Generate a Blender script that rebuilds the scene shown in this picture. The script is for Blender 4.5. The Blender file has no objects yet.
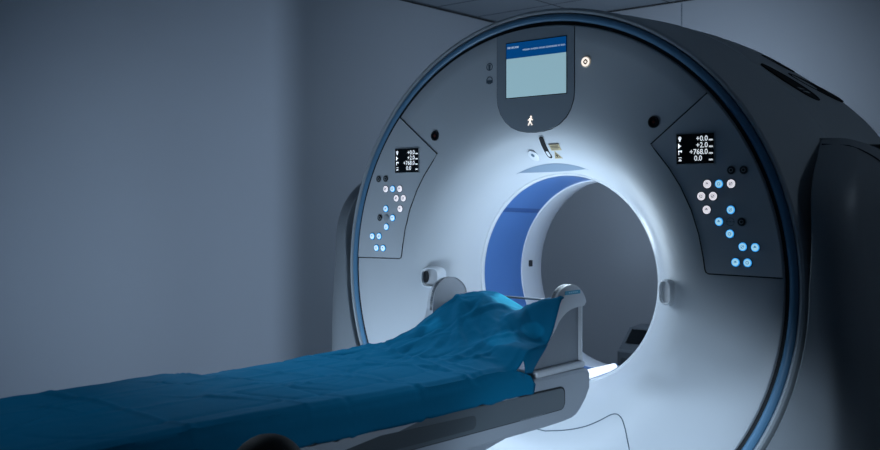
import bpy, math, random
from math import sin, cos, pi, radians, sqrt, hypot, atan2
from mathutils import Vector, noise
S = bpy.context.scene
COL = S.collection
random.seed(4)

# ------------------------------------------------------------------ helpers
def smooth(a, b, t):
    t = min(1, max(0, (t - a) / (b - a)))
    return t * t * (3 - 2 * t)
def interp(pts, t):
    if t <= pts[0][0]: return pts[0][1]
    for (a, p), (b, q) in zip(pts, pts[1:]):
        if t <= b: return p + (q - p) * (t - a) / (b - a)
    return pts[-1][1]
def spl(pts, t):
    # monotone-ish smooth interpolation
    if t <= pts[0][0]: return pts[0][1]
    n = len(pts)
    for i in range(n - 1):
        (a, p), (b, q) = pts[i], pts[i + 1]
        if t <= b:
            h = b - a
            m0 = (q - pts[i - 1][1]) / (b - pts[i - 1][0]) if i > 0 else (q - p) / h
            m1 = (pts[i + 2][1] - p) / (pts[i + 2][0] - a) if i + 2 < n else (q - p) / h
            s = (t - a) / h
            return ((2*s**3 - 3*s*s + 1)*p + (s**3 - 2*s*s + s)*h*m0
                    + (-2*s**3 + 3*s*s)*q + (s**3 - s*s)*h*m1)
    return pts[-1][1]

def origin_of(o):
    v = Vector((0, 0, 0))
    while o is not None:
        v = v + o.location
        o = o.parent
    return v

class G:
    """collects geometry in world coordinates and links it as ONE mesh object"""
    def __init__(s): s.v = []; s.f = []; s.m = []
    def add(s, vs, fs, mat=0):
        b = len(s.v)
        s.v += [tuple(p) for p in vs]
        for f in fs:
            s.f.append([i + b for i in f]); s.m.append(mat)
        return s
    def grid(s, rows, mat=0, cu=False, cv=False, flip=False):
        nr, nc = len(rows), len(rows[0])
        fs = []
        for i in range(nr if cv else nr - 1):
            for j in range(nc if cu else nc - 1):
                q = [i*nc + j, i*nc + (j+1) % nc, ((i+1) % nr)*nc + (j+1) % nc, ((i+1) % nr)*nc + j]
                fs.append(q[::-1] if flip else q)
        return s.add([p for r in rows for p in r], fs, mat)
    def loft(s, rings, mat=0, cap=True):
        s.grid(rings, mat, cu=True)
        n = len(rings[0])
        if cap:
            s.add(rings[0], [list(range(n))[::-1]], mat)
            s.add(rings[-1], [list(range(n))], mat)
        return s
    def revolve(s, prof, n=160, mat=0, a0=0., a1=2*pi, closed=True):
        # prof: (r, y, zc) round the bore axis; angle 0 is straight up
        rows = []
        for r, y, zc in prof:
            rows.append([(r*sin(a0+(a1-a0)*k/n), y, zc + r*cos(a0+(a1-a0)*k/n)) for k in range(n if closed else n+1)])
        return s.grid(rows, mat, cu=closed)
    def prism(s, out, y0, y1, mat=0, bev=0.):
        # outline of (x, z) points extruded along y, y0 nearer the viewer, with an optional chamfer
        cx = sum(p[0] for p in out)/len(out); cz = sum(p[1] for p in out)/len(out)
        def ins(d):
            o = []
            n = len(out)
            for i, p in enumerate(out):
                a = out[i-1]; b = out[(i+1) % n]
                tx, tz = b[0]-a[0], b[1]-a[1]; l = hypot(tx, tz) or 1
                nx, nz = -tz/l, tx/l
                if (cx-p[0])*nx + (cz-p[1])*nz < 0: nx, nz = -nx, -nz
                o.append((p[0]+nx*d, p[1]+nz*d))
            return o
        rings = []
        if bev: rings.append([(x, y0, z) for x, z in ins(bev)])
        rings.append([(x, y0 + bev, z) for x, z in out])
        rings.append([(x, y1, z) for x, z in out])
        return s.loft(rings, mat)
    def disc(s, x, z, r, y0, y1, mat=0, n=28, bev=0., sx=1.):
        return s.prism([(x + sx*r*cos(2*pi*k/n), z + r*sin(2*pi*k/n)) for k in range(n)], y0, y1, mat, bev)
    def ring(s, x, z, r0, r1, y0, y1, mat=0, n=32):
        prof = [(r0, y1), (r0, y0), (r1, y0), (r1, y1)]
        rows = [[(x + r*cos(2*pi*k/n), y, z + r*sin(2*pi*k/n)) for k in range(n)] for r, y in prof]
        return s.grid(rows, mat, cu=True)
    def box(s, a, b, mat=0):
        (x0, y0, z0), (x1, y1, z1) = a, b
        v = [(x, y, z) for x in (x0, x1) for y in (y0, y1) for z in (z0, z1)]
        return s.add(v, [[0,1,3,2],[4,6,7,5],[0,4,5,1],[2,3,7,6],[0,2,6,4],[1,5,7,3]], mat)
    def rbox(s, a, b, r=.01, mat=0, n=4):
        # rounded in plan (x, y) and chamfered top and bottom
        (x0, y0, z0), (x1, y1, z1) = a, b
        def plan(d):
            o = []
            for (cx, cy, st) in ((x1-r, y1-r, 0), (x0+r, y1-r, 1), (x0+r, y0+r, 2), (x1-r, y0+r, 3)):
                for k in range(n+1):
                    t = (st + k/n)*pi/2
                    o.append((cx+(r-d)*cos(t), cy+(r-d)*sin(t)))
            return o
        e = min(r*.5, (z1-z0)*.3)
        return s.loft([[(x, y, z0) for x, y in plan(e)], [(x, y, z0+e) for x, y in plan(0)],
                       [(x, y, z1-e) for x, y in plan(0)], [(x, y, z1) for x, y in plan(e)]], mat)
    def tube(s, path, r, n=10, mat=0):
        P = [Vector(p) for p in path]
        rings = []
        up = Vector((.123, .31, .94))
        for i, p in enumerate(P):
            t = (P[min(i+1, len(P)-1)] - P[max(i-1, 0)]).normalized()
            a = t.cross(up).normalized(); b = t.cross(a).normalized()
            rr = r[i] if isinstance(r, (list, tuple)) else r
            rings.append([p + a*(rr*cos(2*pi*k/n)) + b*(rr*sin(2*pi*k/n)) for k in range(n)])
        return s.loft(rings, mat)
    def text(s, txt, x, z, size, y, mat=0, align='LEFT', sx=1., bold=0.):
        c = bpy.data.curves.new('t', 'FONT'); c.body = txt; c.size = size; c.align_x = align
        c.resolution_u = 3; c.offset = bold
        o = bpy.data.objects.new('t', c); COL.objects.link(o)
        dg = bpy.context.evaluated_depsgraph_get()
        me = bpy.data.meshes.new_from_object(o.evaluated_get(dg))
        s.add([(x + v.co.x*sx, y, z + v.co.y) for v in me.vertices], [list(p.vertices) for p in me.polygons], mat)
        bpy.data.objects.remove(o); bpy.data.curves.remove(c); bpy.data.meshes.remove(me)
        return s
    def build(s, name, mats, parent=None, ang=35, sub=0):
        me = bpy.data.meshes.new(name)
        org = origin_of(parent)
        me.from_pydata([tuple(Vector(p) - org) for p in s.v], [], s.f)
        if not isinstance(mats, (list, tuple)): mats = [mats]
        for m in mats: me.materials.append(m)
        for p, i in zip(me.polygons, s.m): p.material_index = i
        import bmesh
        bm = bmesh.new(); bm.from_mesh(me)
        bmesh.ops.remove_doubles(bm, verts=bm.verts, dist=1e-6)
        bmesh.ops.recalc_face_normals(bm, faces=bm.faces)
        bm.to_mesh(me); bm.free()
        me.validate(); me.update()
        for p in me.polygons: p.use_smooth = True
        me.set_sharp_from_angle(angle=radians(ang))
        o = bpy.data.objects.new(name, me); COL.objects.link(o)
        if parent: o.parent = parent
        return o

def thing(name, loc, label, cat, group=None):
    o = bpy.data.objects.new(name, None); COL.objects.link(o)
    o.empty_display_size = .1
    o.location = loc; o['label'] = label; o['category'] = cat
    if group: o['group'] = group
    return o
def tag(o, label, cat, group=None):
    o['label'] = label; o['category'] = cat
    if group: o['group'] = group
    return o
def struct(o):
    o['kind'] = 'structure'; return o

# ------------------------------------------------------------------ materials
def mat(name, col, rough=.5, metal=0., spec=.5, emit=None, es=0., bump=0., bscale=40., vary=0., vscale=6., coat=0., trans=0., sheen=0.):
    m = bpy.data.materials.new(name); m.use_nodes = True
    nt = m.node_tree; b = nt.nodes['Principled BSDF']
    b.inputs['Base Color'].default_value = (*col, 1)
    b.inputs['Roughness'].default_value = rough
    b.inputs['Metallic'].default_value = metal
    b.inputs['Specular IOR Level'].default_value = spec
    b.inputs['Coat Weight'].default_value = coat
    if sheen: b.inputs['Sheen Weight'].default_value = sheen
    if trans: b.inputs['Transmission Weight'].default_value = trans
    if emit:
        b.inputs['Emission Color'].default_value = (*emit, 1)
        b.inputs['Emission Strength'].default_value = es
    tc = None
    if vary or bump:
        tc = nt.nodes.new('ShaderNodeTexCoord')
    if vary:
        n = nt.nodes.new('ShaderNodeTexNoise'); n.inputs['Scale'].default_value = vscale; n.inputs['Detail'].default_value = 4
        nt.links.new(tc.outputs['Object'], n.inputs['Vector'])
        r = nt.nodes.new('ShaderNodeMapRange')
        r.inputs['To Min'].default_value = 1 - vary; r.inputs['To Max'].default_value = 1 + vary
        nt.links.new(n.outputs['Fac'], r.inputs['Value'])
        mx = nt.nodes.new('ShaderNodeVectorMath'); mx.operation = 'SCALE'
        mx.inputs[0].default_value = col
        nt.links.new(r.outputs['Result'], mx.inputs['Scale'])
        nt.links.new(mx.outputs['Vector'], b.inputs['Base Color'])
    if bump:
        n = nt.nodes.new('ShaderNodeTexNoise'); n.inputs['Scale'].default_value = bscale; n.inputs['Detail'].default_value = 3
        nt.links.new(tc.outputs['Object'], n.inputs['Vector'])
        bp = nt.nodes.new('ShaderNodeBump'); bp.inputs['Strength'].default_value = bump; bp.inputs['Distance'].default_value = .004
        nt.links.new(n.outputs['Fac'], bp.inputs['Height'])
        nt.links.new(bp.outputs['Normal'], b.inputs['Normal'])
    return m

M = dict(
    white=mat('white_plastic', (.62, .66, .70), .42, vary=.02),
    bore=mat('bore_white_plastic', (.72, .76, .80), .35),
    cover=mat('cover_plastic', (.25, .275, .30), .45, vary=.03),
    shell=mat('grey_shell_plastic', (.46, .50, .53), .45, vary=.03),
    trim=mat('blue_trim', (.13, .30, .48), .32),
    seam=mat('dark_seam', (.012, .016, .02), .7),
    black=mat('black_plastic', (.012, .014, .017), .4),
    hole=mat('vent_black', (.006, .007, .009), .8),
    film=mat('blue_window_film', (.09, .21, .50), .28, vary=.04, vscale=3),
    filmdark=mat('blue_film_joint', (.05, .12, .32), .35),
    lens=mat('dark_lens', (.01, .008, .010), .1),
    lensred=mat('lens_core', (.10, .03, .025), .2),
    screenglass=mat('display_glass', (.006, .009, .012), .15),
    lit=mat('display_digits', (.8, .85, .9), .5, emit=(.85, .93, 1), es=.75),
    btnwhite=mat('lit_white_button', (.8, .78, .82), .4, emit=(.90, .88, .96), es=.78),
    btnblue=mat('lit_blue_button', (.1, .5, .9), .4, emit=(.05, .42, 1.0), es=.75),
    btncore=mat('lit_button_core', (.6, .85, 1), .4, emit=(.42, .80, 1.0), es=.75),
    btnpale=mat('lit_pale_button_core', (.8, .95, 1), .4, emit=(.72, .90, 1.0), es=.75),
    btnoff=mat('dark_button', (.02, .024, .028), .35),
    glyph=mat('button_symbol', (.10, .16, .22), .6),
    glyphblue=mat('button_symbol_blue', (.04, .25, .55), .5, emit=(.03, .25, .6), es=.3),
    scr=mat('monitor_pane', (.2, .35, .4), .4, emit=(.245, .40, .465), es=.92),
    banner=mat('monitor_banner', (.0, .05, .2), .4, emit=(.0, .050, .185), es=.9),
    scrtext=mat('monitor_text', (.6, .7, .8), .4, emit=(.50, .62, .74), es=.6),
    warm=mat('warm_lit_sign', (1, .9, .8), .4, emit=(1, .88, .78), es=1.0),
    warmdim=mat('warm_lit_lens', (.5, .45, .38), .4, emit=(.5, .46, .38), es=.35),
    yellow=mat('yellow_sticker', (.55, .46, .27), .6),
    yellowdark=mat('sticker_ink', (.16, .13, .09), .6),
    print=mat('printed_symbol', (.10, .14, .18), .6),
    housing=mat('housing_shield', (.33, .38, .43), .35),
    panel=mat('control_panel_plastic', (.50, .54, .58), .42),
    table=mat('table_grey_plastic', (.30, .33, .37), .42, vary=.03),
    tabledark=mat('table_dark_inlay', (.085, .105, .12), .4),
    tabledarker=mat('table_black_inlay', (.045, .058, .068), .4),
    pad=mat('white_pad', (.75, .8, .85), .6),
    wing=mat('support_grey', (.52, .54, .57), .4),
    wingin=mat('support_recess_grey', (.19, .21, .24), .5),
    label=mat('cyan_label', (.02, .30, .45), .4),
    labeltext=mat('label_text', (.25, .6, .75), .5),
    steel=mat('steel', (.6, .63, .66), .25, metal=1.),
    lamp=mat('white_glow_tube', (.9, .95, 1), .3, emit=(.86, .94, 1), es=1.1),  # tube is no light source; emission stands in for a bright reflection
    tubecap=mat('blue_tube_cap', (.08, .25, .5), .3),
    wall=mat('painted_wall', (.36, .41, .47), .85, bump=.05, bscale=180, vary=.02, vscale=2),
    wallback=mat('painted_back_wall', (.36, .40, .45), .8, bump=.05, bscale=180, vary=.02, vscale=2),
    floor=mat('grey_vinyl_floor', (.20, .23, .26), .4, vary=.08, vscale=5),
    rubber=mat('black_padding', (.004, .0045, .005), .7, spec=.2),
    cabinet=mat('cabinet_grey', (.14, .17, .20), .5),
    ink=mat('black_ink', (.015, .015, .015), .6),
)

# cloth: non-woven fabric, light shining through it painted as paler blue
def cloth_material():
    m = mat('blue_nonwoven_cloth', (.001, .125, .235), .8, spec=.06)
    nt = m.node_tree; b = nt.nodes['Principled BSDF']
    tc = nt.nodes.new('ShaderNodeTexCoord')
    lit_spots = [((-.215, -.31, .85), (.045, .045, .03)), ((-.10, -.42, .86), (.06, .09, .05)), ((.20, -.47, .84), (.06, .07, .05)),
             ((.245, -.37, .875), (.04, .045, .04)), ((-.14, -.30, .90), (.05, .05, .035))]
    bore_lit = ((.055, -.235, .955), (.085, .075, .05))  # bore light on the sheet near the rim, painted as a pale area
    wob = nt.nodes.new('ShaderNodeTexNoise'); wob.inputs['Scale'].default_value = 14
    nt.links.new(tc.outputs['Object'], wob.inputs['Vector'])
    last = None
    for c, r in lit_spots + [bore_lit]:
        sub = nt.nodes.new('ShaderNodeVectorMath'); sub.operation = 'SUBTRACT'; sub.inputs[1].default_value = c
        nt.links.new(tc.outputs['Object'], sub.inputs[0])
        dv = nt.nodes.new('ShaderNodeVectorMath'); dv.operation = 'DIVIDE'; dv.inputs[1].default_value = r
        nt.links.new(sub.outputs[0], dv.inputs[0])
        ln = nt.nodes.new('ShaderNodeVectorMath'); ln.operation = 'LENGTH'
        nt.links.new(dv.outputs[0], ln.inputs[0])
        ad = nt.nodes.new('ShaderNodeMath'); ad.operation = 'MULTIPLY_ADD'; ad.inputs[1].default_value = .9; 
        nt.links.new(wob.outputs['Fac'], ad.inputs[0]); nt.links.new(ln.outputs['Value'], ad.inputs[2])
        mr = nt.nodes.new('ShaderNodeMapRange'); mr.inputs['From Min'].default_value = 1.5; mr.inputs['From Max'].default_value = 1.25
        nt.links.new(ad.outputs[0], mr.inputs['Value'])
        if (c, r) == bore_lit: lit_patch = mr.outputs['Result']
        elif last is None: last = mr.outputs['Result']
        else:
            mx = nt.nodes.new('ShaderNodeMath'); mx.operation = 'MAXIMUM'
            nt.links.new(last, mx.inputs[0]); nt.links.new(mr.outputs['Result'], mx.inputs[1]); last = mx.outputs[0]
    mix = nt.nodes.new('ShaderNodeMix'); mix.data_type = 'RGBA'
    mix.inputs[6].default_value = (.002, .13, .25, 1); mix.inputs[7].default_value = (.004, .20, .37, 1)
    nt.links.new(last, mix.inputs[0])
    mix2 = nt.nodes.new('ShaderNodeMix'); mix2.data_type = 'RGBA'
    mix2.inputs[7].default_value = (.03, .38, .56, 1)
    nt.links.new(lit_patch, mix2.inputs[0]); nt.links.new(mix.outputs[2], mix2.inputs[6]); nt.links.new(mix2.outputs[2], b.inputs['Base Color'])
    n = nt.nodes.new('ShaderNodeTexNoise'); n.inputs['Scale'].default_value = 25; n.inputs['Detail'].default_value = 5
    nt.links.new(tc.outputs['Object'], n.inputs['Vector'])
    bp = nt.nodes.new('ShaderNodeBump'); bp.inputs['Strength'].default_value = .35; bp.inputs['Distance'].default_value = .004
    nt.links.new(n.outputs['Fac'], bp.inputs['Height']); nt.links.new(bp.outputs['Normal'], b.inputs['Normal'])
    return m
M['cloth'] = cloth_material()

# ceiling tiles: a 0.66 m by 0.46 m grid with dark joints
def ceiling_material():
    m = mat('ceiling_tiles', (.32, .37, .42), .9)
    nt = m.node_tree; b = nt.nodes['Principled BSDF']
    tc = nt.nodes.new('ShaderNodeTexCoord')
    br = nt.nodes.new('ShaderNodeTexBrick'); br.offset = 0; br.squash = 1
    br.inputs['Color1'].default_value = (.32, .37, .42, 1); br.inputs['Color2'].default_value = (.33, .38, .43, 1)
    br.inputs['Mortar'].default_value = (.05, .065, .08, 1)
    br.inputs['Scale'].default_value = 1; br.inputs['Mortar Size'].default_value = .008
    br.inputs['Brick Width'].default_value = .66; br.inputs['Row Height'].default_value = .46
    mp = nt.nodes.new('ShaderNodeMapping'); mp.inputs['Location'].default_value = (1.635 + .66*4, -2.59 + .46*14, 0)
    nt.links.new(tc.outputs['Object'], mp.inputs['Vector']); nt.links.new(mp.outputs['Vector'], br.inputs['Vector'])
    nt.links.new(br.outputs['Color'], b.inputs['Base Color'])
    return m
M['ceiling'] = ceiling_material()

# ------------------------------------------------------------------ the room
XL_, XR_, YB_, YF_, ZC_ = -2.32, 3.6, 3.05, -4.6, 2.70
struct(G().box((XL_-.1, YF_-2.2, -.1), (XR_+.1, YB_+.1, 0)).build('floor', M['floor']))
struct(G().box((XL_-.1, YF_-2.2, ZC_), (XR_+.1, YB_+.1, ZC_+.1)).build('ceiling', M['ceiling']))
struct(G().box((XL_-.1, YF_-2.2, 0), (XL_, YB_+.1, ZC_)).build('wall_left', M['wall']))
struct(G().box((XR_, YF_-2.2, 0), (XR_+.1, YB_+.1, ZC_)).build('wall_right', M['wall']))
g = G().box((XL_, YB_, 0), (XR_, YB_+.1, ZC_))
g.box((-.886, YB_-.002, 0), (-.880, YB_, ZC_-.02), 1)          # vertical panel joint
struct(g.build('wall_back', [M['wallback'], M['print']]))
# unseen front wall; its doorway is added to cut the light on the left wall
JL, JX = 0., 1.0136
g = G().box((JX, YF_-.1, 0), (XR_, YF_, ZC_)).box((XL_, YF_-.1, 0), (JL, YF_, ZC_)).box((JL, YF_-.1, 2.2), (JX, YF_, ZC_))
struct(g.build('wall_front_unseen', M['wall']))
g = G().box((XL_, YB_-.01, ZC_-.010), (XR_, YB_, ZC_)).box((XL_, YF_, ZC_-.010), (XL_+.01, YB_-.01, ZC_))
struct(g.build('trim_1', M['seam']))
struct(G().box((XL_, YB_-.015, 0), (XR_, YB_, .09)).build('baseboard_back', M['cabinet']))
struct(G().box((XL_, YF_, 0), (XL_+.015, YB_-.015, .09)).build('baseboard_left', M['cabinet']))

# ------------------------------------------------------------------ the scanner
ct = thing('ct_scanner', (0, .5, 0), 'large ring shaped white and grey medical scanner with glowing bore and monitor on top', 'scanner')
ZO, ZB = 1.03, 1.012       # ring centre, bore centre
def zc(r): return ZB + (ZO - ZB) * smooth(.6, .93, r)

FACE = [(.945, .014), (.942, .003), (.936, 0), (.88, 0), (.80, 0), (.72, 0), (.66, .001), (.62, .006), (.59, .013), (.565, .022), (.54, .034),
        (.515, .051), (.49, .074), (.465, .104), (.445, .136), (.430, .166), (.420, .188), (.414, .198), (.408, .200)]
def FY(r): return interp(sorted((a, b) for a, b in FACE), r)
g = G().revolve([(r, y, zc(r)) for r, y in FACE], 240)
face = g.build('front_cover', M['white'], ct, ang=40)
# seam of the lower service hatch
def on_face(x, z, lift=.0): return (x, FY(hypot(x, z - zc(hypot(x, z-ZB)))) - lift, z)
hp = [(-.34, .555), (.033, .446), (.12, .462), (.199, .486), (.26, .515), (.31, .545), (.335, .553), (.352, .550), (.368, .537), (.385, .50), (.403, .43), (.43, .32), (.47, .18)]
hp = [(spl([(i, p[0]) for i, p in enumerate(hp[1:])], t/6), spl([(i, p[1]) for i, p in enumerate(hp[1:])], t/6)) for t in range(0, 6*11+1)]
hp = [(-x, z) for x, z in hp[::-1]][:-1] + hp
G().tube([on_face(x, z, 0) for x, z in hp], .0022, 6).build('hatch_seam', M['print'], ct)

# outer seam, blue trim, shell
def rim_k(a): return smooth(38, 62, abs(math.degrees(a)))
G().revolve([(.943, .02, ZO), (.946, .010, ZO), (.957, .010, ZO), (.957, .03, ZO)], 200).build('face_gap', M['seam'], ct)
prof = [(.9565 + .0145 - .0145*cos(t), .016 - .013*sin(t), ZO) for t in [pi*k/10 for k in range(11)]]
prof[0] = (.9565, .03, ZO); prof[-1] = (.9855, .03, ZO)
G().revolve(prof, 240).build('trim_ring', M['trim'], ct)
rows = []
NA = 240
for y, r in [(.03, .986), (.014, .9875), (.008, .992), (.007, .998), (.012, 1.005), (.024, 1.009), (.06, 1.011), (.12, 1.015), (.2, 1.020), (.3, 1.027), (.4, 1.033), (.44, 1.035), (.452, 1.034), (.455, 1.028)]:
    row = []
    for k in range(NA):
        a = -pi + 2*pi*k/NA
        rr = r + .02*rim_k(a)*smooth(.1, .45, y)
        if abs(a) > 1.75: rr = min(rr, 1.013)
        row.append((rr*sin(a), y, ZO + rr*cos(a)))
    rows.append(row)
G().grid(rows, cu=True).build('rim_shell', M['shell'], ct)
G().revolve([(.96, .05, ZO), (.985, .06, ZO), (.985, .97, ZO), (.88, .97, ZB)], 120).build('inner_frame', M['seam'], ct)

# rear top cover
def rtop(a, y):
    d = abs(math.degrees(a)); q = smooth(36, 66, d)
    return 1.036 + q*(.022 + .05*smooth(.45, 1.0, y))
T = radians(63)
rows = []
YS = [.47, .462, .47, .52, .6, .7, .8, .9, .965, .99, 1.0, 1.0]
DR = [-.05, -.006, 0, 0, .002, .004, .004, .002, -.002, -.012, -.03, -.35]
for y, d in zip(YS, DR):
    rows.append([((rtop(a, y)+d)*sin(a), y, ZO + (rtop(a, y)+d)*cos(a)) for a in [-T + 2*T*k/120 for k in range(121)]])
g = G().grid(rows)
g.build('top_cover', M['shell'], ct, ang=30)
# vents let into the top cover
def vent(a0, y0, a1, y1, w):
    g = G()
    n = 32
    out = []; inner = []
    for k in range(n):
        t = 2*pi*k/n
        u = .5 + .5*cos(t); v = sin(t)*w
        aa = a0 + (a1-a0)*u; yy = y0 + (y1-y0)*u + v
        def P(l, s=1.):
            a2 = (a0+a1)/2 + (aa-(a0+a1)/2)*s; y2 = (y0+y1)/2 + (yy-(y0+y1)/2)*s
            r = rtop(radians(a2), y2) + .004 + l
            return (r*sin(radians(a2)), y2, ZO + r*cos(radians(a2)))
        out.append((P(-.004), P(.0025), P(.0025, .93), P(-.0, .91)))
    g.grid([[o[j] for o in out] for j in range(4)], cu=True)
    g.add([o[3] for o in out], [list(range(n))], 0)
    g.build('vent', M['hole'], ct)
for sg in (1, -1):
    vent(sg*40, .52, sg*51.5, .665, .068)
    vent(sg*41.5, .735, sg*51, .925, .072)
    vent(sg*33, .78, sg*39.5, .87, .045)

# side and base covers
RN = 1.020
def side_row(z):
    if z <= ZO: xf = sqrt(max(.0004, RN*RN - (z-ZO)**2))
    else: xf = spl([(ZO, RN), (1.2, 1.026), (1.35, 1.005), (1.45, .975), (1.53, .925)], z)
    yf = spl([(0, 0), (1.12, 0), (1.22, .008), (1.32, .045), (1.40, .12), (1.47, .25), (1.53, .40)], z)
    xs = spl([(0, 1.19), (.6, 1.19), (.9, 1.18), (1.18, 1.15), (1.32, 1.135), (1.45, 1.085), (1.53, 1.01)], z)
    xs = max(xs, xf + .02)
    R = min(.13, (xs - xf)*.9)
    p = [(xf, yf + .14), (xf, yf + .004), (xf + .004, yf)]
    x0 = xs - R
    for k in range(1, 8): p.append((xf + .004 + (x0 - xf - .004)*k/8, yf))
    for k in range(0, 9):
        t = pi/2*k/8
        p.append((x0 + R*sin(t), yf + R - R*cos(t)))
    ye = yf + R
    for k in range(1, 10):
        u = k/9
        p.append((xs + .02*sin(pi*u), ye + (.97 - ye)*u))
    p += [(xs - .01, .99), (xs - .035, 1.0), (.86, 1.0)]
    return p
for sg in (1, -1):
    rows = []
    zs = [.022 + (1.0-.022)*k/44 for k in range(45)] + [1.0 + .525*k/26 for k in range(1, 27)]
    for z in zs: rows.append([(sg*x, y, z - .040*smooth(.35, 1.0, y)*smooth(1.3, 1.525, z)) for x, y in side_row(z)])
    top = rows[-1]
    rows.append([(sg*(abs(x)-.012), y, z+.006) for x, y, z in top])
    rows.append([(sg*(abs(x)-.08), y, z+.004) for x, y, z in top])
    o = G().grid(rows, flip=(sg < 0)).build('side_cover', M['cover'], ct, ang=38)
    # seam line of the side flap
    pts = []
    for t in range(21):
        u = t/20
        y = .33 + u*.58; z = 1.505 - .40*u**1.35
        prow = side_row(z)
        xs = max(interp(sorted((b, a) for a, b in prow[9:-3]), y), 0)
        pts.append((sg*(xs + .0005), y, z))
    G().tube(pts, .003, 6).build('flap_seam', M['seam'], ct)

# bore: blue window, white ring, rear funnel
g = G().revolve([(.409, .1995, ZB), (.405, .204, ZB), (.403, .214, ZB)], 200)
g.build('bore_lip', M['bore'], ct)
AJ = radians(-50)          # joints of the film
g = G()
for sgn in (1, -1):
    pass
g.revolve([(.402, .213, ZB), (.393, .466, ZB)], 120, 0, AJ + .06, 2*pi - abs(AJ) - .0, closed=False)
g.revolve([(.4025, .213, ZB), (.3935, .466, ZB)], 6, 1, AJ - .0, AJ + .06, closed=False)
g.build('scan_window', [M['film'], M['filmdark']], ct)
g = G().revolve([(.394, .464, ZB), (.388, .468, ZB), (.387, .478, ZB), (.389, .56, ZB), (.391, .566, ZB), (.398, .60, ZB), (.410, .648, ZB), (.42, .662, ZB)], 200)
bl = g.build('bore_ring', M['bore'], ct, ang=25)
a = radians(-86)
px, pz = .386*sin(a), ZB + .386*cos(a)
G().rbox((px-.004, .515, pz-.014), (px+.010, .532, pz+.014), .004).build('sensor_slot', M['black'], ct)
G().revolve([(.419, .661, ZB), (.47, .690, ZB), (.54, .735, ZB), (.64, .82, ZB), (.72, .93, ZB+.01), (.84, .985, ZO), (1.02, 1.0, ZO)], 160).build('rear_cover', M['white'], ct)
# light window let into the funnel above the bore: straight lower edge, arched upper edge
rows = []
for k in range(41):
    a = radians(-22 + 44*k/40)
    lo, up = min(.419/cos(a), .447), .448
    col_ = []
    for q in range(9):
        r = lo + (up - lo)*q/8
        aa = a - radians(1.5)
        col_.append((r*sin(aa), FY(r) - .0018, zc(r) + r*cos(aa)))
    rows.append(col_)
G().grid(rows).build('light_window', mat('tinted_window', (.24, .32, .41), .4), ct)

# monitor housing: shield with a round lower edge and an inset screen
SH = []
def top_z(x): return ZO + sqrt(.944**2 - x*x) - .004
for k in range(13): 
    x = -.176 + .352*k/12
    SH.append((x, top_z(x)))
for x, z in [(.176, 1.72), (.173, 1.688), (.160, 1.652), (.138, 1.622), (.108, 1.598), (.072, 1.583), (.036, 1.576), (0, 1.574),
             (-.036, 1.576), (-.072, 1.583), (-.108, 1.598), (-.138, 1.622), (-.160, 1.652), (-.173, 1.688), (-.176, 1.72)]:
    SH.append((x, z))
cxs, czs = 0, 1.78
g = G().prism([(cxs+(x-cxs)*1.006, czs+(z-czs)*1.008 if z < 1.75 else z) for x, z in SH], -.0015, .004, 1)
g.prism(SH, -.0022, .004, 0, .0006)
mon = g.build('monitor_housing', [M['housing'], M['seam']], ct)
X0, X1, Z0, Z1 = -.130, .142, 1.712, 1.921
g = G().box((X0-.003, -.0030, Z0-.003), (X1+.003, -.002, Z1+.003), 2)
g.box((X0, -.0036, Z0), (X1, -.002, 1.862), 0)
g.box((X0, -.0036, 1.8625), (X1, -.002, Z1), 1)
# one short and one long line of tiny figures along the banner
g.text('000 000.0000', X0+.006, 1.9005, .0105, -.0042, 3, sx=.92, bold=.0003)
g.text('0000000 0000000 000000 0000000000 00 0000', X1-.004, 1.8875, .0085, -.0042, 3, align='RIGHT', sx=1.16, bold=.0001)
g.build('screen', [M['scr'], M['banner'], M['black'], M['scrtext']], mon)
# small glowing figure below the screen
g = G()
fx, fz, fy = -.018, 1.617, -.0028
def limb(p, q, w): 
    dx, dz = q[0]-p[0], q[1]-p[1]; l = hypot(dx, dz); nx, nz = -dz/l*w, dx/l*w
    g.prism([(fx+p[0]+nx, fz+p[1]+nz), (fx+q[0]+nx, fz+q[1]+nz), (fx+q[0]-nx, fz+q[1]-nz), (fx+p[0]-nx, fz+p[1]-nz)], fy-.001, fy+.002)
g.disc(fx+.003, fz+.016, .0042, fy-.001, fy+.002, n=12)
limb((.001, .010), (-.002, -.002), .0032); limb((-.002, -.002), (-.010, -.016), .0020); limb((-.001, -.002), (.008, -.015), .0020)
limb((.001, .010), (.011, .004), .0016); limb((0, .010), (-.011, .003), .0016)
g.build('lit_figure_sign', M['warm'], mon)

# round lit indicator to the right and two printed symbols to the left of the monitor
g = G().disc(.225, 1.818, .020, -.004, .002, 0, 32, .002)
g.ring(.225, 1.818, .0095, .0165, -.0055, -.003, 1).disc(.225, 1.818, .0035, -.0055, -.003, 1)
g.ring(.225, 1.818, .0055, .008, -.005, -.003, 2)
for k in range(4):
    t = pi/2*k
    cx, cz = .225+.0085*cos(t), 1.818+.0085*sin(t)
    g.disc(cx, cz, .0018, -.0058, -.003, 2, 8)
g.build('lit_indicator', [M['warmdim'], M['warm'], M['ink']], ct)
g = G().ring(-.214, 1.841, .012, .015, -.001, .001, 0).prism([(-.2175, 1.829), (-.2105, 1.829), (-.2085, 1.850), (-.2195, 1.850)], -.0012, .001)
g.build('printed_symbol', M['print'], ct)
g = G().ring(-.214, 1.788, .012, .015, -.001, .001, 0).prism([(-.229, 1.777), (-.199, 1.777), (-.199, 1.788), (-.229, 1.788)], -.0012, .001)
g.build('printed_symbol', M['print'], ct)

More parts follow.
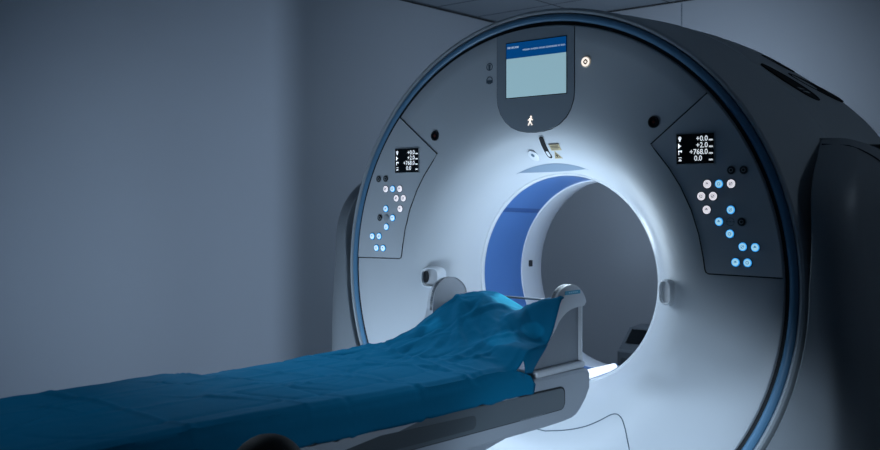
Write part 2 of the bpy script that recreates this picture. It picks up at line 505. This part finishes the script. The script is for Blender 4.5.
# positioning slot, stickers, round cap above the bore
def capsule(x0, z0, x1, z1, r, n=8):
    a = atan2(z1-z0, x1-x0); o = []
    for k in range(n+1): t = a - pi/2 + pi*k/n; o.append((x1+r*cos(t), z1+r*sin(t)))
    for k in range(n+1): t = a + pi/2 + pi*k/n; o.append((x0+r*cos(t), z0+r*sin(t)))
    return o
def warp(g):      # lay a flat shape on the curved front cover
    g.v = [(x, y + FY(hypot(x, z - zc(hypot(x, z-ZB)))), z) for x, y, z in g.v]
    return g
def strip(g, x0, z1, z0, r, lift, m):      # upright capsule as rows that follow the curved cover
    rows = []
    for k in range(41):
        z = z1 + r - (z1 - z0 + 2*r)*k/40
        d = max(0, z - z1, z0 - z)
        w = sqrt(max(0, r*r - d*d)) + .0002
        rows.append([(x0 - w, .006, z), (x0 - w, -lift, z), (x0, -lift, z), (x0 + w, -lift, z), (x0 + w, .006, z)])
    return g.grid(rows, m)
g = strip(strip(strip(G(), .008, 1.549, 1.489, .0135, .0015, 0), .008, 1.549, 1.489, .0105, .003, 1), .008, 1.499, 1.490, .0055, .004, 0)
warp(g).build('laser_slot', [M['bore'], M['hole']], ct)
g = G().box((.031, -.002, 1.506), (.079, .012, 1.5305), 0)
g.box((.031, -.0026, 1.5265), (.079, 0, 1.5305), 1)
for i, w in enumerate((.036, .040, .032)):
    g.box((.035, -.0026, 1.520-.005*i), (.035+w, 0, 1.522-.005*i), 1)
warp(g).build('caution_sticker', [M['yellow'], M['yellowdark']], ct)
g = G().prism([(.025, 1.477), (.063, 1.477), (.044, 1.5045)], -.002, .014, 0).prism([(.0315, 1.4805), (.0565, 1.4805), (.044, 1.4985)], -.0026, .002, 1)
g.prism([(.0345, 1.482), (.0535, 1.482), (.044, 1.4955)], -.0032, .002, 0).disc(.044, 1.487, .0042, -.004, .002, 1, 10)
warp(g).build('warning_sticker', [M['yellow'], M['ink']], ct)
g = G().disc(-.060, 1.491, .0195, -.008, .014, 0, 32, .003).disc(-.060, 1.491, .0065, -.0092, -.006, 1, 6)
warp(g).build('round_cap', [M['bore'], M['glyph']], ct)

# camera eyes
for sg in (-1, 1):
    g = G().ring(sg*.495, 1.584, .0165, .0205, -.004, .004, 0).disc(sg*.495, 1.584, .0168, -.002, .004, 1, 28).disc(sg*.495, 1.584, .006, -.0035, .0, 2, 16)
    g.build('round_camera', [M['black'], M['lens'], M['lensred']], ct)

# hand grips beside the bore
for sg in (-1, 1):
    cx, cz = sg*.532, .999
    cy = FY(.533)
    slope = -.45
    def grip(r, d, hw=.030 if sg > 0 else .038, hz=.045, sc=1.):
        o = []
        for k in range(40):
            t = 2*pi*k/40
            ex = abs(cos(t))**.75*(1 if cos(t) > 0 else -1); ez = abs(sin(t))**.6*(1 if sin(t) > 0 else -1)
            x = hw*ex*r; z = hz*ez*r
            o.append((cx + x, cy + sg*x*slope - d, cz + z))
        return o
    g = G().loft([grip(1.0, -.02), grip(1.0, .020), grip(.95, .030), grip(.86, .034)], 0, cap=False)
    g.grid([grip(.86, .034), grip(.82, .033), grip(.78, .022)], 0, cu=True)
    g.add(grip(.78, .022), [list(range(40))], 1)
    h = g.build('hand_grip', [M['bore'], M['wing']], ct)
    if sg < 0:      # the left one carries a dark oval switch on its outer end
        xs_ = cx - .016
        g = G().prism([(xs_ + .0085*cos(2*pi*k/20), cz + .002 + .024*sin(2*pi*k/20)) for k in range(20)], cy-.044, cy-.01, 0, .001)
        g.build('grip_switch', M['black'], h)

# control panels
def panel(sg):
    def X(x): return sg*x
    # outline: outer edge follows the ring, inner edge is concentric
    tip = (.484, 1.509)
    arc = [(.505, 1.482), (.553, 1.424), (.594, 1.362), (.633, 1.283), (.660, 1.202), (.676, 1.125)]
    inn = [tip] + arc + [(.682, 1.085), (.685, 1.076), (.694, 1.071)]
    a_low = atan2(.940, 1.068-ZO); a_up = atan2(.690, 1.670-ZO)
    outer = [(.941*sin(a_low + (a_up-a_low)*k/14), ZO + .941*cos(a_low + (a_up-a_low)*k/14)) for k in range(15)]
    out = inn + outer
    def off(pts, d):   # grow from the centroid
        n = len(pts); res = []
        cx = sum(p[0] for p in pts)/n; cz = sum(p[1] for p in pts)/n
        for p in pts:
            l = hypot(p[0]-cx, p[1]-cz); res.append((p[0]+(p[0]-cx)/l*d, p[1]+(p[1]-cz)/l*d))
        return res
    seamp = [outer[-1]] + inn + [outer[0]]
    g = G().prism([(X(x), z) for x, z in out], -.0012, .003, 0, .0)
    g.tube([(X(x), -.0012, z) for x, z in seamp], .0021, 6, 1)
    p = g.build('control_panel', [M['white'], M['seam']], ct)
    # display
    cx, cz = .6485, 1.4865
    w, h = .066, .0500
    g = G().prism([(X(cx)-w-.004, cz-h-.004), (X(cx)+w+.004, cz-h-.004), (X(cx)+w+.004, cz+h+.004), (X(cx)-w-.004, cz+h+.004)], -.004, 0, 3, .001)
    g.box((X(cx)-w, -.0055, cz-h), (X(cx)+w, -.0035, cz+h), 0)
    ty = -.0062
    rows = [('+0.0', .0255), ('+2.0', .0035), ('+768.0', -.0185), ('0.0', -.040)]
    for i, (t, dz) in enumerate(rows):
        xr = X(cx) + (.046 if i < 3 else .026)
        g.text(t, xr, cz+dz, .0245, ty, 1, 'RIGHT', .95, .0003)
        g.text('mm' if i < 3 else 'mm', X(cx)+w-.0025, cz+dz, .0095, ty, 1, 'RIGHT', .95, .0005)
    il = X(cx) - w + .006
    # little row symbols: lamp, play arrow, corner, patient table
    g.disc(il+.006, cz+.037, .0058, ty, ty+.001, 1, 14).box((il+.0035, ty, cz+.0255), (il+.0085, ty+.001, cz+.033), 1)
    g.prism([(il+.001, cz+.004), (il+.012, cz+.0105), (il+.001, cz+.017)], ty, ty+.001, 1).box((il+.001, ty, cz+.002), (il+.0035, ty+.001, cz+.019), 1)
    g.box((il+.001, ty, cz-.019), (il+.004, ty+.001, cz-.005), 1).box((il+.001, ty, cz-.008), (il+.013, ty+.001, cz-.005), 1).box((il+.010, ty, cz-.012), (il+.013, ty+.001, cz-.005), 1)
    g.box((il+.001, ty, cz-.030), (il+.013, ty+.001, cz-.0275), 1).prism([(il+.004, cz-.034), (il+.010, cz-.034), (il+.013, cz-.0405), (il+.001, cz-.0405)], ty, ty+.001, 1)
    g.build('readout_display', [M['screenglass'], M['lit'], M['black'], M['shell']], p)
    # round push buttons: (x, z, kind)
    right = sg > 0
    B = [(.815, 1.412, 'off'), (.773, 1.412, 'off'),
         (.773, 1.368, 'white'), (.732, 1.368, 'blue'), (.691, 1.368, 'white'),
         (.711, 1.328, 'white'), (.670, 1.328, 'white'), (.689, 1.283, 'white'),
         (.772, 1.283, 'blue'), (.808, 1.244, 'off'), (.732, 1.244, 'blue'), (.770, 1.244, 'flush'), (.769, 1.205, 'blue'),
         (.853, 1.163, 'blue'), (.812, 1.164, 'blue'), (.828, 1.113, 'blue'), (.788, 1.113, 'blue')]
    for i, (x, z, k) in enumerate(B):
        g = G(); x = X(x)
        if k == 'flush' and right:
            for dx in (-.010, 0, .010): g.box((x+dx-.003, -.002, z-.001), (x+dx+.003, -.001, z+.001), 0)
            g.ring(x, z, .0125, .0135, -.0018, -.001, 0)
            g.build('flush_button', M['print'], p); continue
        g.ring(x, z, .0135, .0158, -.003, 0, 2)
        if k in ('off', 'flush'):
            g.disc(x, z, .0135, -.005, 0, 0, 24, .0015).ring(x, z, .005, .007, -.0056, -.004, 2)
            ms = [M['btnoff'] if k == 'off' else M['shell'], M['btnoff'], M['shell']]
            nm = 'unlit_button'
        elif k == 'white':
            g.disc(x, z, .0138, -.005, 0, 0, 24, .0015); ms = [M['btnwhite'], M['glyph'], M['print']]; nm = 'white_button'
        else:
            g.disc(x, z, .0140, -.005, 0, 0, 24, .0012).disc(x, z, .0108, -.0058, -.003, 3, 24)
            ms = [M['btnblue'], M['glyphblue'], M['print'], M['btncore'] if right else M['btnpale']]; nm = 'blue_button'
        if k in ('white', 'blue'):
            yy = -.0066; t = (i*1.7) % 3.14
            v = i % 3
            if v == 0: g.ring(x, z, .0036, .0054, yy, yy+.001, 1, 16)
            elif v == 1: g.box((x-.005, yy, z-.001), (x+.005, yy+.001, z+.001), 1).prism([(x-.005, z+.002), (x+.005, z+.002), (x, z+.006)], yy, yy+.001, 1)
            else: g.prism([(x-.005, z-.004), (x-.0035, z-.005), (x+.005, z+.004), (x+.0035, z+.005)], yy, yy+.001, 1).ring(x, z, .0045, .0058, yy, yy+.001, 1, 16)
        g.build(nm, ms, p)
panel(1); panel(-1)

# ------------------------------------------------------------------ patient table
tb = thing('patient_table', (0, -1.2, 0), 'long grey patient table on a column leading into the scanner bore', 'table')
def hw(y): return interp([(-2.4, .21), (-1.42, .245), (-.35, .298), (-.06, .300)], y)
PROF = [(-2.40, .735), (-.60, .735), (-.20, .735), (-.125, .733), (-.105, .727), (-.094, .714), (-.090, .695), (-.093, .672), (-.105, .645), (-.125, .618), (-.155, .592), (-.18, .577), (-.21, .570), (-.26, .567),
        (-.36, .566), (-.75, .566), (-1.4, .570), (-2.40, .575)]
def tbody(d, xk):      # outline inset by d at x = xk * halfwidth
    o = []
    cz_ = .652
    for y, z in PROF:
        zz = z + (d if z < cz_ else -d)
        yy = min(y, -.090 - d) if y > -1 else y
        o.append((xk*hw(y), yy, zz))
    return o
g = G()
rings = [tbody(.016, -.955), tbody(.006, -.985), tbody(0, -1.0), tbody(0, 1.0), tbody(.006, .985+.0), tbody(.016, .955)]
rings = [tbody(.020, -.93), tbody(.006, -.98), tbody(0, -1.0), tbody(0, 1.0), tbody(.006, .98), tbody(.020, .93)]
rings = [tbody(.012, -1.0), tbody(.0035, -.985), tbody(0, -.96), tbody(0, .96), tbody(.0035, .985), tbody(.012, 1.0)]
g.loft(rings)
body = g.build('table_body', M['table'], tb, ang=28)
def stad(y0, y1, z0, z1, r, off, z0b=None, z1b=None):
    # a plate with rounded gantry-side corners on the +x flank of the table, y0 (far left) to y1
    z0b = z0 if z0b is None else z0b; z1b = z1 if z1b is None else z1b
    pts = []
    for k in range(13): pts.append((y0 + (y1-r-y0)*k/12, z1b + (z1-z1b)*k/12))
    for k in range(1, 8): t = pi/2 - pi/2*k/8; pts.append((y1-r+r*cos(t), z1-r+r*sin(t)))
    for k in range(0, 9): t = -pi/2*k/8; pts.append((y1-r+r*cos(t), z0+r+r*sin(t)))
    for k in range(12, -1, -1): pts.append((y0 + (y1-r-y0)*k/12, z0b + (z0-z0b)*k/12))
    return pts
for sg in (1, -1):
    def flank(pts, off): return [(sg*(hw(y)*1.0 + off), y, z) for y, z in pts]
    g = G()
    P = stad(-2.38, -.256, .612, .690, .026, 0, .612, .722)
    g.loft([flank(P, -.01), flank(P, .0012)], 1)
    P2 = stad(-2.38, -.262, .6145, .6845, .022, 0, .6145, .7165)
    g.loft([flank(P2, -.01), flank(P2, .0022)], 0)
    P3 = stad(-2.38, -.72, .626, .668, .018, 0, .626, .700)
    g.loft([flank(P3, -.01), flank(P3, .0032)], 2)
    g.build('side_inlay', [M['tabledark'], M['seam'], M['tabledarker']], body)
# lift column and base
def sect(y0, y1, w, z, r=.06, n=5):
    o = []
    for (cx, cy, st) in ((w-r, y1-r, 0), (-w+r, y1-r, 1), (-w+r, y0+r, 2), (w-r, y0+r, 3)):
        for k in range(n+1):
            t = (st + k/n)*pi/2
            o.append((cx+r*cos(t), cy+r*sin(t), z))
    return o
lv = [(.566, -.375, .240), (.560, -.40, .238), (.548, -.46, .236), (.535, -.54, .234), (.52, -.62, .232), (.49, -.70, .228), (.45, -.75, .222), (.35, -.80, .215), (.12, -.82, .215)]
G().loft([sect(-1.95, y1, w, z) for z, y1, w in lv[::-1]]).build('lift_column', M['table'], tb, ang=50)
G().rbox((-.235, -2.15, 0), (.235, -.62, .12), .06).build('base', M['cover'], tb)
G().rbox((-.225, -2.38, .733), (.225, -.43, .785), .02).build('mattress', M['pad'], tb)
G().rbox((-.20, -.55, .733), (.20, -.10, .748), .02).build('cradle', M['table'], tb)

# side supports (wings)
WY = [(-.42, .742), (-.415, .795), (-.380, .818), (-.335, .845), (-.308, .868), (-.294, .90), (-.291, .945), (-.281, .980), (-.258, 1.006), (-.225, 1.021), (-.190, 1.026),
      (-.155, 1.021), (-.125, 1.006), (-.101, .985), (-.091, .964), (-.097, .951), (-.118, .946), (-.122, .90), (-.122, .80), (-.122, .742)]
RIM_IN = [(-.120, .946), (-.155, .944), (-.19, .939), (-.22, .930), (-.245, .917), (-.268, .902), (-.285, .882), (-.310, .860), (-.348, .838), (-.405, .806)]
for sg in (1, -1):
    g = G()
    xi = sg*.258
    # recessed web
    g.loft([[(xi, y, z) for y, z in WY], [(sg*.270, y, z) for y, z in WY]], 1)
    # raised rim: from the outer outline to the curved inner edge
    outer = WY[1:16] + [(-.119, .947)]
    ring_in = RIM_IN[::-1]
    n = 30
    def samp(pts, n):
        L = [0]
        for a, b in zip(pts, pts[1:]): L.append(L[-1] + hypot(b[0]-a[0], b[1]-a[1]))
        return [(interp(list(zip(L, [p[0] for p in pts])), L[-1]*k/n), interp(list(zip(L, [p[1] for p in pts])), L[-1]*k/n)) for k in range(n+1)]
    so, si = samp(outer, n), samp(ring_in, n)
    def mixp(a, b, t): return (a[0]+(b[0]-a[0])*t, a[1]+(b[1]-a[1])*t)
    g.grid([[(sg*.255, *p) for p in so], [(sg*.279, *p) for p in so], [(sg*.284, *mixp(p, q, .08)) for p, q in zip(so, si)],
            [(sg*.286, *mixp(p, q, .3)) for p, q in zip(so, si)], [(sg*.286, *mixp(p, q, .8)) for p, q in zip(so, si)],
            [(sg*.283, *mixp(p, q, .97)) for p, q in zip(so, si)], [(sg*.268, *q) for q in si]], 0)
    # slim upright flange at the bore end and foot flange
    g.box((min(sg*.255, sg*.283), -.126, .742), (max(sg*.255, sg*.283), -.119, .947), 0)
    g.rbox((min(sg*.20, sg*.292), -.41, .733), (max(sg*.20, sg*.292), -.112, .756), .01, 0)
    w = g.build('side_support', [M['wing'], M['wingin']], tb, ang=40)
    if sg > 0:
        g = G()
        def lab(y0, y1, z0, z1, x, m): g.add([(x, y0, z0), (x, y1, z0), (x, y1, z1), (x, y0, z1)], [[0, 1, 2, 3]], m)
        g.box((.2855, -.236, .992), (.2868, -.138, 1.0055), 0)
        for k in range(5): g.box((.2865, -.212+.012*k, .9965), (.2872, -.204+.012*k, 1.0015), 1)
        g.build('label', [M['label'], M['labeltext']], w)
G().tube([(-.262, -.125, .955), (-.1, -.122, .958), (.1, -.122, .958), (.262, -.125, .955)], .0045, 10).build('cross_bar', M['table'], tb)

# ------------------------------------------------------------------ cloth
def edgeL(y): return interp([(-2.4, -.335), (-1.398, -.361), (-1.384, -.345), (-1.0, -.342), (-.75, -.333), (-.48, -.330), (-.42, -.300), (-.37, -.252), (-.33, -.240), (-.1, -.236)], y)
def edgeR(y): return spl([(-2.4, .225), (-1.7, .252), (-1.4, .275), (-1.05, .292), (-.62, .318), (-.54, .318), (-.46, .310), (-.38, .300), (-.30, .290), (-.1, .285)], y)
def PL(y): return spl([(-2.4, 0), (-.62, 0), (-.52, -.06), (-.46, .0), (-.40, .22), (-.35, .46), (-.288, .64), (-.236, .82), (-.19, .95), (-.15, 1.0)], y)
def PR(y): return spl([(-2.4, 0), (-.66, 0), (-.60, -.03), (-.56, .06), (-.52, .22), (-.45, .24), (-.384, .24), (-.338, .47), (-.307, .73), (-.283, .94), (-.255, 1.0)], y)
def PM(y): return spl([(-2.4, 0), (-.74, 0), (-.64, .05), (-.56, .18), (-.48, .40), (-.41, .68), (-.35, .90), (-.30, .985), (-.26, 1.0), (-.1, 1.0)], y)
RIMX = [(-.36, .94), (-.235, .950), (-.222, .955), (-.177, .961), (-.13, .976), (-.06, .978), (-.015, .971), (.03, .955), (.075, .936), (.109, .924), (.135, .930), (.16, .944), (.2, .962), (.235, .978), (.285, .992), (.33, 1.0)]
def yend(x): return spl([(-.36, -.15), (-.2, -.165), (-.05, -.19), (.1, -.20), (.2, -.24), (.29, -.265)], x)
def fold(t, w): return math.exp(-(t/w)**2)
CREASE = []
rc = random.Random(11)
for k in range(30):      # sharp little pleats where the sheet bunches up
    a = rc.uniform(-1.5, 1.5)
    CREASE.append((rc.uniform(-.27, .24), rc.uniform(-.82, -.33), cos(a), sin(a), rc.uniform(.008, .016), rc.choice((-1, 1, 1))*rc.uniform(.003, .0085), rc.uniform(.05, .11)))
for k in range(22):      # faint pleats along the flat
    a = rc.uniform(-.5, .5) if k % 2 else rc.uniform(.9, 1.5)
    CREASE.append((rc.uniform(-.28, .24), rc.uniform(-2.0, -.85), cos(a), sin(a), rc.uniform(.007, .014), rc.choice((-1, 1))*rc.uniform(.003, .006), rc.uniform(.06, .14)))
def cloth_z(x, y, u):
    # u 0..1 across
    rim = spl(RIMX, x)
    wl = 1 - smooth(0, .30, u); wr = smooth(.66, 1., u)
    z = .80 + (rim - .80)*(PM(y)*(1-wl)*(1-wr) + PL(y)*wl*(1-wr) + PR(y)*wr)
    rise = smooth(-.85, -.5, y)
    # long soft folds that fan out of the raised part, crumples near the rise, ironed-in creases on the flat
    nz = noise.noise((x*7, y*3.2, 1.7))*.012 + abs(noise.noise((x*13 + y*5, y*9, 5.1)))*.013 + noise.noise((x*26, y*17, 9.3))*.004
    z += nz*(.22 + .55*rise)*(1 - .75*smooth(.8, 1, u)*rise)*(1 - .75*smooth(-.34, -.26, y))
    z += (noise.noise((x*9 + 3, y*1.3, 3.3))*.007)*(1-rise)
    for (px, py, ang, w, h) in ((-.10, -.62, .35, .018, .012), (.02, -.66, -.25, .014, .010), (.14, -.58, .15, .014, .009), (-.2, -.56, .9, .014, .014),
                                (0, -.46, -.7, .012, .010), (.05, -.33, .5, .012, .009), (-.08, -.36, -.9, .012, .009)):
        d = (x-px)*cos(ang) - (y-py)*sin(ang); l = (x-px)*sin(ang) + (y-py)*cos(ang)
        z += h*(1-abs(d)/w/1.6 if abs(d) < w*1.6 else 0)*fold(l, .13)
    # crumpled facets on the raised part
    q = Vector((x*11, y*11, .7)); q2 = Vector((x*22 + y*9, y*20 - x*6, 2.2))
    cr = abs(noise.noise(q)) * .009 + abs(noise.noise(q2)) * .0045
    z += (.010 - cr)*rise*(1 - .85*smooth(-.30, -.22, y))*(1 - .8*smooth(.85, 1, u))*(1-.7*(1-smooth(0,.12,u)))
    for cy, sl, h in ((-1.28, .10, -.004), (-.98, -.06, -.003), (-1.72, .05, .004), (-.80, .12, -.004), (-1.08, .35, .003), (-.70, -.3, .005)):
        z += h*fold(y - cy - sl*x, .010)
    for cx, h in ((.02, .0025), (.17, -.003), (-.16, .003)):
        z += h*fold(x - cx - .02*sin(y*4), .012)*(1-rise)
    for (px, py, ca, sa, w, h, ll) in CREASE:
        dx, dy = x - px, y - py
        if abs(dx) > .3 or abs(dy) > .3: continue
        d = abs(dx*ca - dy*sa)
        if d < w: z += h*(1 - d/w)*fold(dx*sa + dy*ca, ll)
    ys = y - .35*(x + .3)
    stp = 1 - smooth(-1.379, -1.369, ys)
    z += (.012*stp - .011*(1 - stp)*(1 - smooth(0, .22, u))*(1 - smooth(-1.1, -.75, y)))*(1 - smooth(.35, .8, u))
    return z
rows = []
NY, NX = 330, 120
for i in range(NY+1):
    v = i/NY
    row = []
    yy = -2.38 + v*(2.38 - .16)
    # left drape
    for j in range(5):
        yy2 = yy
        k = 1 - j/5
        row.append((edgeL(yy) - .012*k - .004*noise.noise((yy*6, 2, k)), yy, .80 + .15*PL(yy) + .012*(1 - smooth(-1.399, -1.389, yy)) - .011*smooth(-1.399, -1.389, yy)*(1 - smooth(-1.1, -.75, yy)) - .055*k - .01*k*k))
    for j in range(NX+1):
        u = j/NX
        xx = edgeL(yy) + (edgeR(yy)-edgeL(yy))*u
        yl = yend(xx)
        y3 = -2.38 + v*(2.38 + yl)
        xx = edgeL(y3) + (edgeR(y3)-edgeL(y3))*u
        z = cloth_z(xx, y3, u)
        e = min(u, 1-u)
        z -= .010*(1 - smooth(0, .03, e))*(1-smooth(-.6, -.4, y3))
        row.append((xx, y3, z))
    # right drape: hangs .08 on the flat, shears forward at its end, shrinks to a hem along the support
    xe, ye, ze = row[-1]
    L = .082 + .006*noise.noise((ye*5, 0, 0))
    L *= 1 - .97*smooth(-.615, -.59, ye)
    sh = .13*smooth(-.95, -.60, ye)*(1-smooth(-.605, -.585, ye))
    for j in range(1, 10):
        k = j/9
        row.append((xe + .010*smooth(0, .4, k) + .007*noise.noise((ye*7, k*1.5, 4))*k, ye + sh*k, ze - L*k - .004*k))
    rows.append(row)
g = G().grid(rows)
# corner flap hanging beside the support
fl = []
for i in range(9):
    t = i/8
    top = (.316 - .006*t, -.535 + .15*t, .80 + .192*PR(-.535 + .15*t) - .001)
    bot = (.322 - .006*t, -.525 + .06*t, .762 + .001*t)
    fl.append([tuple(top[q] + (bot[q]-top[q])*s + (.006*sin(3*s+2*t) if q == 0 else 0) for q in range(3)) for s in [k/6 for k in range(7)]])
g.grid(fl)
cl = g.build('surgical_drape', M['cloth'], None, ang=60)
cl.location = (0, 0, 0)
md = cl.modifiers.new('thickness', 'SOLIDIFY'); md.thickness = .0015; md.offset = 1
tag(cl, 'wrinkled blue disposable cloth spread over the patient table and its raised end', 'cloth')

# ------------------------------------------------------------------ white tube in the bore, made to glow for a bright reflection
t = thing('bright_tube', (.06, .3, .645), 'white tube with added glow lying in the bottom of the bore behind the table end', 'lamp')  # no light source; its glow stands in for a bright reflection
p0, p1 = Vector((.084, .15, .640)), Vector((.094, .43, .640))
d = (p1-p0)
G().tube([p0 + d*k/8 for k in range(9)], .0155, 20).build('tube_body', M['lamp'], t)  # 'lamp' is only the glow that stands in for a bright reflection
G().tube([p1, p1 + d.normalized()*.006, p1 + d.normalized()*.012], [.016, .016, .011], 20).build('end_cap', M['tubecap'], t)
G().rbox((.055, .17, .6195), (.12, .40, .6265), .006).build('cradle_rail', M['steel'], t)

# ------------------------------------------------------------------ cabinet at the back of the room seen through the bore
cb = thing('equipment_cabinet', (-.97, 2.8, 0), 'small dark grey cabinet with sloped screen seen low through the bore', 'cabinet')
G().rbox((-1.17, 2.66, .0), (-.78, 3.0, .33), .03).build('cabinet_body', M['cabinet'], cb)
g = G().add([(-1.16, 2.68, .33), (-.80, 2.68, .33), (-.80, 2.98, .33), (-1.16, 2.98, .33), (-1.13, 2.78, .47), (-.83, 2.78, .47), (-.83, 2.94, .48), (-1.13, 2.94, .48)],
            [[0,1,5,4],[1,2,6,5],[2,3,7,6],[3,0,4,7],[4,5,6,7],[3,2,1,0]])
g.build('console', M['cabinet'], cb)
def cq(u, v, l):
    return (-1.16 + .03*v + (.36 - .06*v)*u, 2.68 + .10*v - l, .33 + .14*v + l*.7)
G().add([cq(.08, .28, .004), cq(.6, .28, .004), cq(.6, .92, .004), cq(.08, .92, .004)], [[0,1,2,3]]).build('screen', M['screenglass'], cb)
G().box((-1.13, 2.654, .05), (-.82, 2.664, .28)).build('door', M['tabledark'], cb)

# ------------------------------------------------------------------ black stool by the table
st = thing('stool', (.42, -1.63, 0), 'black padded stool with rounded top in the near foreground beside the table', 'stool')
sx_, sy_ = .425, -1.635
def superr(rx, ry, z, n=28): return [(sx_ + rx*cos(2*pi*k/n), sy_ + ry*sin(2*pi*k/n), z) for k in range(n)]
ZT = .80
g = G().loft([superr(.085*sqrt(max(0.002, 1-(q)**2)), .085*sqrt(max(.002, 1-q*q)), ZT - .085 + .085*q) for q in [-.6, -.4, -.2, 0, .2, .4, .6, .75, .87, .95, .99]])
g.build('padded_top', M['rubber'], st, ang=60)
G().tube([(sx_, sy_, .05), (sx_, sy_, .40), (sx_, sy_, ZT-.12)], [.03, .022, .03], 16).build('post', M['steel'], st)
g = G()
for k in range(5):
    a = 2*pi*k/5
    g = G().tube([(sx_, sy_, .06), (sx_+.09*cos(a), sy_+.09*sin(a), .05), (sx_+.155*cos(a), sy_+.155*sin(a), .025)], [.022, .018, .024], 10)
    g.build('foot', M['rubber'], st)

# ------------------------------------------------------------------ light
def light(name, kind, loc, energy, col, target=None, **kw):
    l = bpy.data.lights.new(name, kind); l.energy = energy; l.color = col
    for k, v in kw.items(): setattr(l, k, v)
    o = bpy.data.objects.new(name, l); COL.objects.link(o); o.location = loc
    if target is not None:
        o.rotation_euler = (Vector(target) - Vector(loc)).to_track_quat('-Z', 'Y').to_euler()
    return o
BL = (.62, .80, 1.0)
# unseen light added beyond the doorway to throw a beam on the left wall
light('left_wall_beam', 'SPOT', (1.5, -5.5, 1.1), 1250, (.66, .80, 1.0), (-1.25, .80, .95), spot_size=radians(44), spot_blend=1., shadow_soft_size=.011)
# lamp inside the bore mouth
light('bore_lamp', 'POINT', (.07, .02, 1.14), 6.0, (.70, .86, 1.0), shadow_soft_size=.14)
# small unseen fill added inside the bore to brighten ring and film
light('bore_inner_fill', 'POINT', (.16, .42, 1.16), 1.3, (.74, .88, 1.0), shadow_soft_size=.06)
# low lamp left of the table washing the lower left of the front
light('low_lamp', 'AREA', (-.84, -.98, .26), 12.5, BL, (-.1, 0, .40), shape='DISK', size=.35)
# unseen spot added low on the right to brighten the foot of the scanner
light('front_low_fill', 'SPOT', (1.1, -1.6, .55), 78, BL, (.38, 0, .27), spot_size=radians(60), spot_blend=1., shadow_soft_size=.08)
# ceiling lamp behind the scanner
light('rear_ceiling_lamp', 'AREA', (-.3, 1.7, 2.2), 14, (.68, .82, 1.0), (-1.6, 3.05, .85), shape='RECTANGLE', size=.8, size_y=.4)
# unseen overhead fill added to brighten the cloth on the table
light('table_fill', 'SPOT', (-.05, -.80, 2.60), 44, BL, (-.05, -.80, 0), spot_size=radians(50), spot_blend=1., shadow_soft_size=.08)
# raking light added on the left to bring out the cloth wrinkles
light('cloth_rake_fill', 'SPOT', (-1.95, -.95, 1.95), 100, BL, (.0, -.88, .80), spot_size=radians(46), spot_blend=1., shadow_soft_size=.05)
# fill added out of view on the right for the near flank of the table
light('table_flank_fill', 'SPOT', (2.8, .0, 1.5), 76, BL, (.25, -1.15, .74), spot_size=radians(30), spot_blend=1., shadow_soft_size=.06)
# weak unseen fill added to lift the right side of the scanner
light('right_side_fill', 'AREA', (2.7, .7, 2.6), 2.6, BL, (1.0, .5, 1.4), shape='DISK', size=.5)
# second overhead fill, added to lift the dark cloth at the table foot
light('table_foot_fill', 'SPOT', (-.3, -2.1, 2.64), 27, BL, (-.12, -1.95, 0), spot_size=radians(46), spot_blend=1., shadow_soft_size=.08)

w = bpy.data.worlds.new('World'); S.world = w; w.use_nodes = True
w.node_tree.nodes['Background'].inputs['Color'].default_value = (.02, .03, .045, 1)
w.node_tree.nodes['Background'].inputs['Strength'].default_value = .5

# ------------------------------------------------------------------ camera
cam = bpy.data.cameras.new('Camera'); co = bpy.data.objects.new('Camera', cam); COL.objects.link(co)
co.location = (2.0386, -2.9648, 1.2973)
co.rotation_euler = (radians(90), 0, radians(40.2235))
cam.sensor_width = 36; cam.lens = 947*36/880
cam.shift_y = -(225-205.44)/880
cam.dof.use_dof = True; cam.dof.focus_distance = 3.5; cam.dof.aperture_fstop = 4.0
cam.clip_start = .05
S.camera = co
S.view_settings.view_transform = 'Standard'; S.view_settings.look = 'None'
S.view_settings.exposure = 0; S.view_settings.gamma = 1; S.view_settings.use_curve_mapping = False
